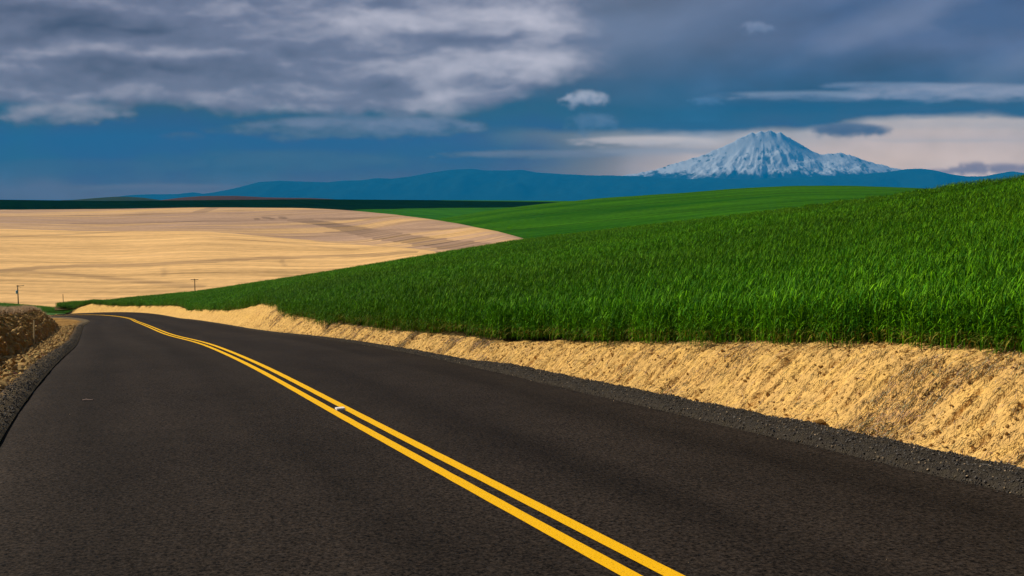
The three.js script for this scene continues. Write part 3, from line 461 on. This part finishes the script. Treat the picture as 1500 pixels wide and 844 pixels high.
{
  const Z = 45000, outline = [[820, 268], [880, 262], [930, 254.5], [960, 248], [1000, 236], [1030, 226.5], [1050, 218], [1068, 210], [1082, 202.5], [1092, 198], [1099, 193.4], [1105, 196], [1112, 191.6], [1119, 194.8], [1127, 190], [1134, 195], [1142, 193.2], [1151, 199.6], [1166, 209], [1182, 217.8], [1196, 224.6], [1206, 226.4], [1216, 224.4], [1230, 223.8], [1242, 226.4], [1262, 233.6], [1290, 241.8], [1320, 248.4], [1350, 254], [1400, 262], [1460, 270]], sil = smoothCurve(outline, 1, 1.2), body = smoothCurve(outline, 1, 14);
  const nu = 620, nz = 150, base = -100;
  const m = gridMesh('snow_peak', nu, nz, (i, j) => {
    const u = mix(820, 1460, i / (nu - 1)), f = j / (nz - 1) * 0.95 - 0.35, af = Math.abs(f), top = yOf(mix(sil(u) + 1.7 * fbm(u / 9, 3.3, 3) * sstep(860, 1000, u), body(u) + 1.2, sstep(0, 0.07, af)), Z), x = Z * (u - 750) / FOCAL / 1.0038, zz = f * 6500;
    const drop = (top - base) * (1 - Math.pow(1 - Math.min(1, af), 1.5 + 0.8 * clamp((top - 1500) / 1500))), ax = x - 11300, ang = Math.atan2(ax, af * 6500 + 900) * 6;
    const rid = 1 - Math.abs(fbm(ang * 0.55 + 0.5, af * 1.1 + 2, 4)) * 1.6, fineN = fbm(x / 620, zz / 700, 5), y = top - drop + sstep(0, 0.2, af) * (100 * (rid - 0.5) + 170 * fineN) * clamp((top - base) / 2200) * (1 - 0.5 * af);
    const sx = x - 11350, sy = 3350 - y, pol = Math.atan2(sx, Math.max(60, sy)), far = Math.hypot(sx, sy), cut = 0.75 * fbm(pol * 9 + 3, far / 520 + 0.4 * fineN, 4, 0.55) + 0.4 * fbm(x / 240, y / 170, 3), broad = fbm(x / 1500 + 3, y / 700, 3), line = 1120 + 170 * fbm(x / 900, 4.4, 4) + 160 * fbm(ang * 2.2, 4.4, 3);
    let snow = sstep(line - 110, line + 110, y + 190 * cut);
    snow *= 1 - 0.85 * sstep(0.3, 0.5, cut * 0.8 + 0.35 * broad + 0.22 * sstep(1300, 700, Math.abs(y - 1250)) * 0.8 + (Math.abs(x - 14300) < 700 ? 0.12 : 0) + (y > 2450 ? 0.1 : 0) - 0.1);
    const k = 0.7 + 0.05 * fineN;
    return { p: [x, y, -Z + zz], uv: [x / 100, zz / 100], c: [mix(0.035, 0.84, snow) * k, mix(0.045, 0.86, snow) * k, mix(0.03, 0.88, snow) * k] };
  }, stdMat({ color: 0xffffff, vertexColors: true }), { colours: true, label: 'snow-covered volcanic peak with blue rock ribs', category: 'mountain' });
}
{ const g = new THREE.PlaneGeometry(66000, 49000); g.rotateX(-Math.PI / 2); const m = new THREE.Mesh(g, plain(0.05, 0.08, 0.03)); m.position.set(0, -120, -22500); m.name = 'ground'; m.receiveShadow = true; m.userData = { kind: 'structure', label: 'far plain below the fields', category: 'ground' }; scene.add(m); }
// a big cumulus over the far fields, above the frame: it shades them
{
  const g = new THREE.IcosahedronGeometry(1, 40), p = g.attributes.position, v = new THREE.Vector3();
  for (let i = 0; i < p.count; i++) { v.fromBufferAttribute(p, i); const n = 1 + 0.3 * fbm(v.x * 2.1 + 9, v.z * 2.1 + v.y, 4); p.setXYZ(i, v.x * n * 2150, Math.max(-0.35, v.y) * n * 260, v.z * n * 820); }
  g.computeVertexNormals();
  const m = new THREE.Mesh(g, stdMat({ color: new THREE.Color(0.8, 0.8, 0.8) })); m.name = 'cloud'; m.position.copy(toSun).multiplyScalar(1400 / toSun.y).add(new THREE.Vector3(-2150, 0, -2930)); m.castShadow = m.receiveShadow = true;
  m.userData = { kind: 'structure', label: 'broad grey cloud over the far green field', category: 'cloud' }; scene.add(m);
}

// ---------------------------------------------------------------- loose gravel, clods, straw
const stone = (seed, flat = 0.7) => { const g = new THREE.IcosahedronGeometry(1, 0), p = g.attributes.position, h = new Map(), r = rng(seed); for (let i = 0; i < p.count; i++) { const k = [p.getX(i), p.getY(i), p.getZ(i)].map((q) => q.toFixed(2)).join(); if (!h.has(k)) h.set(k, 0.7 + 0.5 * r()); const m = h.get(k); p.setXYZ(i, p.getX(i) * m, p.getY(i) * m * flat, p.getZ(i) * m); } g.computeVertexNormals(); return g; };
const stones = [1, 2, 3].map((k) => stone(k * 31));
const strawGeo = (() => { const g = new THREE.CylinderGeometry(0.5, 0.5, 1, 3, 2, true), p = g.attributes.position; for (let i = 0; i < p.count; i++) if (Math.abs(p.getY(i)) < 0.1) p.setX(i, p.getX(i) + 3); g.rotateZ(Math.PI / 2); return g; })();    // a bent stalk lying along x
const gravelMat = stdMat({ color: 0xffffff, roughness: 0.8, specularIntensity: 0.4 }), clodMat = stdMat({ color: 0xffffff, bumpMap: soilBump, bumpScale: 0.004 }), strawMat = stdMat({ color: 0xffffff, roughness: 0.8, specularIntensity: 0.3 });
const heapMat = stdMat({ color: new THREE.Color(0.07, 0.06, 0.048), map: soilMap, bumpMap: soilBump, bumpScale: 0.03 });
const heapAt = (s, f) => { const w = RIGHT_W(s) + 0.1, t = WR - 0.1 + f * (w + 0.04), h = 0.085 * Math.min(1, w / 0.45); return [t, h * Math.pow(Math.sin(Math.PI * clamp(0.04 + f * 0.8)), 0.8) * (1 + 0.3 * fbm(s * 2.4, f * 2, 3)) + 0.012 * noise(s * 17, f * 9) - 0.07 * (1 - sstep(0, 0.07, f))]; };
{
  const ss = stations([[-20, 3, 0.2], [3, 26, 0.05], [26, 60, 0.15], [60, 150, 0.5]]);
  gridMesh('gravel_windrow', 14, ss.length, (i, j) => { const f = i / 13, [t, up] = heapAt(ss[j], f); return { p: onRoad(ss[j], t, up), uv: [ss[j] / 1.2, f * 0.5] }; }, heapMat, { label: 'ridge of dark loose gravel along the wheat side of the road', category: 'gravel' });
  const r = rng(404), lists = stones.map(() => []), g = stuff('gravel', 'small dark stones strewn along both edges of the road', 'gravel');
  const tone = () => { const k = r(), b = 0.03 + 0.08 * r(); return k < 0.86 ? [b, b * 0.88, b * 0.74] : k < 0.985 ? [b * 2.6, b * 1.9, b * 1.1] : [0.42, 0.3, 0.18]; };
  const drop = (p, z) => lists[Math.floor(r() * 3)].push({ p: [p[0], p[1] + z * 0.25, p[2]], r: [r() * 6, r() * 6, r() * 6], s: [z, z * (0.6 + 0.4 * r()), z * (0.7 + 0.3 * r())], c: tone() });
  for (let k = 0; k < 15000; k++) { const s = 3.5 + Math.pow(r(), 1.5) * 30, f = r() * 0.98, [t, up] = heapAt(s, f); if (RIGHT_W(s) < 0.1 && r() < 0.7) continue; drop(onRoad(s, t, up), 0.005 + 0.013 * r() * r()); }
  for (let k = 0; k < 1200; k++) { const s = 4 + Math.pow(r(), 1.4) * 24; drop(onRoad(s, WR - Math.abs(0.25 * (r() + r() - 1)), 0.001), 0.004 + 0.007 * r()); }
  for (let k = 0; k < 14000; k++) { const s = 9 + Math.pow(r(), 1.3) * 62, f = 0.02 + 0.34 * Math.pow(r(), 1.2), [t, up] = leftProfile(s, f), n = leftRough(s, f) * sstep(0, 0.08, f); drop(onRoad(s, t, up + n), 0.006 + 0.016 * r() * r()); }
  for (let k = 0; k < 260; k++) drop(onRoad(3 + 24 * Math.pow(r(), 1.5), -WL + (WL + WR) * r(), 0.001), 0.003 + 0.005 * r() * r());
  stones.forEach((q, k) => instanced('stones', q, gravelMat, lists[k], g));
}
{
  const r = rng(505), clods = stones.map(() => []), straw = [], g = stuff('soil_litter', 'crumbs of tan soil and broken straw on both banks', 'litter');
  const yawAt = (s) => -(mix(RH[Math.floor((s - S0) / DS)], RH[Math.ceil((s - S0) / DS)], 0.5));
  const layStraw = (s, p, slope, len, wid, c, spread, lift) => { const yaw = yawAt(s); straw.push({ p: [p[0], p[1] + lift, p[2]], r: [0, yaw + spread, slope * Math.cos(spread)], s: [len, wid, wid], c }); };
  const strawTone = () => { const k = r(); return k < 0.5 ? [0.09 + 0.05 * r(), 0.055 + 0.03 * r(), 0.022] : k < 0.8 ? [0.24, 0.165, 0.085].map((q) => q * (0.7 + 0.5 * r())) : [0.55, 0.42, 0.24].map((q) => q * (0.8 + 0.4 * r())); };
  let made = 0;
  for (let k = 0; k < 90000 && made < 15000; k++) {
    const s = 3.5 + Math.pow(r(), 1.4) * 42, f = 0.03 + 1.0 * r(), [t, up, q] = bankAt(s, f), m = strawMask(s, q);
    if (m < 0.25 + 0.5 * r() && r() > 0.1) continue;
    made++; layStraw(s, onRoad(s, t, up), Math.atan(0.8), 0.03 + 0.15 * r() * r(), 0.0025 + 0.0025 * r(), strawTone(), (r() + r() - 1) * 0.9 + (r() < 0.15 ? 1.4 : 0), 0.004 + 0.008 * r());
  }
  for (let k = 0; k < 7000; k++) { const s = 3.5 + Math.pow(r(), 1.4) * 46, f = 0.02 + 1.1 * Math.pow(r(), 1.2), [t, up] = bankAt(s, f), p = onRoad(s, t, up), z = 0.004 + 0.016 * Math.pow(r(), 3), m = 0.75 + 0.4 * r(); clods[k % 3].push({ p: [p[0], p[1] + z * 0.3, p[2]], r: [r() * 6, r() * 6, r() * 6], s: [z * (1 + r()), z, z], c: [0.5 * m, 0.29 * m, 0.085 * m] }); }
  for (let k = 0; k < 9000; k++) {                   // rubble and straw at the foot of the cut bank, and on its face
    const s = 9 + Math.pow(r(), 1.2) * 66, f = r() < 0.62 ? 0.3 + 0.72 * r() : 1 + r(), [t, up] = leftProfile(s, f), n = leftRough(s, f), p = onRoad(s, t + (f > 1 ? n * 0.9 : 0), up + (f > 1 ? n * 0.4 : n)), z = 0.012 + 0.075 * Math.pow(r(), 4) * (f > 1 ? 1.2 : 1), m = 0.6 + 0.6 * r();
    clods[k % 3].push({ p: [p[0], p[1] + z * 0.25, p[2]], r: [r() * 6, r() * 6, r() * 6], s: [z * (1 + 0.8 * r()), z * 0.8, z], c: [0.46 * m, 0.29 * m, 0.105 * m] });
  }
  for (let k = 0; k < 9000; k++) { const s = 9 + Math.pow(r(), 1.2) * 64, f = r() < 0.4 ? 0.35 + 0.65 * r() : 1 + r(), [t, up] = leftProfile(s, f), n = leftRough(s, f), c = [0.4, 0.27, 0.11].map((q) => q * (0.5 + 0.9 * r())); layStraw(s, onRoad(s, t + (f > 1 ? n * 0.9 + 0.02 : 0), up + (f > 1 ? n * 0.4 : n)), f > 1 ? -1.0 : 0, 0.06 + 0.16 * r() * r(), 0.005 + 0.005 * r(), c, (r() + r() - 1) * 1.3, 0.008); }
  stones.forEach((q, k) => instanced('soil_crumbs', q, clodMat, clods[k], g));
  instanced('straw', strawGeo, strawMat, straw, g);
}
{                                                    // dry grass along the brow of the cut bank
  const tuft = (seed) => { const r = rng(seed), P = []; for (let i = 0; i < 26; i++) { const a = r() * 6.283, x = 0.06 * (r() - 0.5), z = 0.06 * (r() - 0.5), l = 0.1 + 0.13 * r(), o = 0.05 + 0.12 * r(), w = 0.004, dx = Math.cos(a), dz = Math.sin(a); const b = [x + dx * o * 0.4, l * 0.62, z + dz * o * 0.4], t = [x + dx * o, l * (0.75 + 0.2 * r()), z + dz * o]; P.push(x - dz * w, 0, z + dx * w, x + dz * w, 0, z - dx * w, ...b, ...b, b[0] + dz * w, b[1], b[2] - dx * w, ...t); } const g = new THREE.BufferGeometry(); g.setAttribute('position', new THREE.Float32BufferAttribute(P, 3)); g.computeVertexNormals(); return g; };
  const g = stuff('dry_grass', 'pale dry grass along the brow of the brown cut bank', 'grass'), kinds = [tuft(1), tuft(2), tuft(3)], lists = [[], [], []], r = rng(66), m = stdMat({ color: 0xffffff, roughness: 0.9 });
  for (let k = 0; k < 3000; k++) { const s = 12 + 62 * Math.pow(r(), 1.1), f = r() < 0.55 ? 1.86 + 0.2 * r() : 2 + 0.3 * r(), [t, up] = leftProfile(s, f), n = leftRough(s, f), p = onRoad(s, t + (f < 2 ? n * 0.9 : 0), up + (f < 2 ? n * 0.4 : n)), z = 0.6 + 0.9 * r(), q = 0.5 + 0.55 * r(); lists[k % 3].push({ p: [p[0], p[1] - 0.01, p[2]], r: [0.5 * (r() - 0.5), r() * 6.28, 0.5 * (r() - 0.5)], s: [z, z, z], c: [0.6 * q, 0.42 * q, 0.24 * q] }); }
  kinds.forEach((q, k) => instanced('grass_tufts', q, m, lists[k], g));
}

// ---------------------------------------------------------------- things
function numbered(name) { let n = 0, k = name; while (scene.getObjectByName(k)) k = `${name}_${String(++n).padStart(3, '0')}`; return k; }
function thing(name, label, category, [x, y, z], turn = 0, group) { const o = new THREE.Group(); o.name = numbered(name); o.position.set(x, y, z); o.rotation.y = turn; o.userData = { label, category }; if (group) o.userData.group = group; scene.add(o); return o; }
function part(name, geometries, material, parent) { const g = Array.isArray(geometries) ? mergeGeometries(geometries) : geometries, m = new THREE.Mesh(g, material); m.name = name; m.castShadow = m.receiveShadow = true; parent.add(m); return m; }
const woodMap = texture(256, 256, (x, y) => { const k = 0.8 + 0.25 * noise(x / 6, y / 64, 43) + 0.15 * noise(x / 2, y / 32, 128); return [k, k * 0.95, k * 0.9]; });
const poleWood = stdMat({ color: new THREE.Color(0.17, 0.115, 0.07), map: woodMap }), stakeWood = stdMat({ color: new THREE.Color(0.62, 0.5, 0.27), map: woodMap }), porcelain = stdMat({ color: new THREE.Color(0.75, 0.75, 0.72), roughness: 0.3, specularIntensity: 1 }), tank = stdMat({ color: new THREE.Color(0.72, 0.73, 0.7), roughness: 0.5 }), steel = stdMat({ color: new THREE.Color(0.3, 0.3, 0.3), roughness: 0.5, metalness: 0.8 });
function utilityPole(u, vTop, vBase, d, turn, label, opt) {
  const top = place(u, vTop, d), y0 = yOf(vBase, d), h = top.y - y0, o = thing('utility_pole', label, 'utility pole', [top.x, y0, top.z], turn, 'poles of the power line through the hollow');
  const shaft = new THREE.CylinderGeometry(opt.r * 0.7, opt.r, h, 14); shaft.translate(0, h / 2, 0); part('pole', shaft, poleWood, o);
  if (opt.arm) {
    const arm = part('crossarm', new THREE.BoxGeometry(opt.arm, 0.16, 0.13), poleWood, o); arm.position.set(opt.shift ?? 0, h - 0.22, opt.r + 0.02);
    for (const k of [-0.46, -0.2, 0.46]) { const i = part('insulator', new THREE.LatheGeometry([[0.0, 0], [0.05, 0], [0.03, 0.05], [0.07, 0.07], [0.03, 0.12], [0.06, 0.14], [0.035, 0.2], [0, 0.21]].map((q) => new THREE.Vector2(...q)), 10), porcelain, arm); i.position.set(k * opt.arm, 0.08, 0); }
    const br = []; for (const sx of [-1, 1]) { const b = new THREE.BoxGeometry(0.9, 0.04, 0.02); b.rotateZ(sx * -0.75); b.translate(sx * 0.32 + (opt.shift ?? 0) * 0.4, h - 0.6, opt.r + 0.02); br.push(b); } part('brace', br, steel, o);
  }
  if (opt.tank) { const t = part('transformer', new THREE.LatheGeometry([[0, 0], [0.27, 0], [0.29, 0.04], [0.29, 1.0], [0.24, 1.08], [0, 1.14]].map((q) => new THREE.Vector2(...q)), 20), tank, o); t.position.set(-0.46, h - 2.75, 0.1); const b = part('bushing', new THREE.CylinderGeometry(0.03, 0.05, 0.25, 8), porcelain, t); b.position.set(0, 1.24, 0); const k = part('bracket', new THREE.BoxGeometry(0.3, 0.08, 0.08), steel, o); k.position.set(-0.2, h - 2.2, 0.06); }
  return o;
}
utilityPole(25.5, 418, 457, 330, 0.9, 'wooden utility pole with a pale transformer above the dry grass', { r: 0.2, arm: 2.5, shift: 0.75, tank: true });
utilityPole(285, 408.5, 455, 320, 0.1, 'wooden utility pole whose T crossarm shows above the wheat edge', { r: 0.17, arm: 2.4 });
utilityPole(92, 431, 458.5, 322, 0, 'thin bare utility pole in the dark green hollow', { r: 0.12 });
{                                                    // survey lath on the cut bank
  const s = 37.5, f = 1.12, [t, up] = leftProfile(s, f), p = onRoad(s, t + 0.12, up - 0.05), o = thing('survey_stake', 'pale wooden survey stake standing against the brown cut bank', 'stake', p, 0.4);
  const sh = new THREE.Shape([[-0.03, 0], [0.03, 0], [0.034, 0.1], [0.034, 0.78], [0.012, 0.82], [-0.034, 0.8], [-0.034, 0.1]].map((q) => new THREE.Vector2(...q)));
  const g = new THREE.ExtrudeGeometry(sh, { depth: 0.018, bevelEnabled: true, bevelSize: 0.003, bevelThickness: 0.003, bevelSegments: 1 }); part('lath', g, stakeWood, o);
  o.rotation.z = -0.07; o.rotation.y = -0.5;
}
{                                                    // raised marker between the yellow lines
  const p = onRoad(11.35, 0.012, 0.004), yaw = 0.39, o = thing('pavement_marker', 'small white raised pavement marker beside a yellow line', 'road marker', p, yaw + Math.PI / 2);
  const sh = new THREE.Shape([[-0.05, 0], [0.05, 0], [0.036, 0.019], [-0.036, 0.019]].map((q) => new THREE.Vector2(...q))), g = new THREE.ExtrudeGeometry(sh, { depth: 0.096, bevelEnabled: true, bevelSize: 0.002, bevelThickness: 0.002, bevelSegments: 2 }); g.translate(0, 0, -0.048);
  part('body', g, stdMat({ color: new THREE.Color(0.8, 0.74, 0.68), roughness: 0.5, specularIntensity: 0.5 }), o);
  for (const k of [-1, 1]) { const l = part('reflector', new THREE.BoxGeometry(0.012, 0.013, 0.08), stdMat({ color: new THREE.Color(0.75, 0.66, 0.5), roughness: 0.2, specularIntensity: 1 }), o); l.position.set(k * 0.045, 0.0105, 0); l.rotation.z = k * 0.63; }
}
{                                                    // a scrap of straw on the lane
  const c = new THREE.CatmullRomCurve3([[-0.06, 0.006, 0.004], [-0.02, 0.012, -0.004], [0.02, 0.008, 0.004], [0.06, 0.006, -0.008]].map((q) => new THREE.Vector3(...q))), o = thing('straw_scrap', 'bent scrap of pale straw lying on the asphalt', 'straw', onRoad(13.6, -2.72, 0.003), 0.2);
  part('stalk', new THREE.TubeGeometry(c, 16, 0.005, 6), stdMat({ color: new THREE.Color(0.62, 0.42, 0.32) }), o);
}
{                                                    // a clod of reddish earth on the gravel
  const g = new THREE.IcosahedronGeometry(1, 3), p = g.attributes.position, v = new THREE.Vector3(); for (let i = 0; i < p.count; i++) { v.fromBufferAttribute(p, i); const n = 1 + 0.35 * fbm(v.x * 1.6 + 3, v.y * 1.6 + v.z, 3); p.setXYZ(i, v.x * n * 0.075, v.y * n * 0.035, v.z * n * 0.05); } g.computeVertexNormals();
  const [t, up] = heapAt(7.75, 0.97), m = new THREE.Mesh(g, stdMat({ color: new THREE.Color(0.34, 0.17, 0.04), bumpMap: soilBump, bumpScale: 0.01 })); m.name = 'soil_clod'; m.position.set(...onRoad(7.75, t, up + 0.02)); m.rotation.y = 0.6; m.castShadow = m.receiveShadow = true; m.userData = { label: 'orange brown clod of earth on the edge of the gravel ridge', category: 'clod' }; scene.add(m);
}
renderer.render(scene, camera);
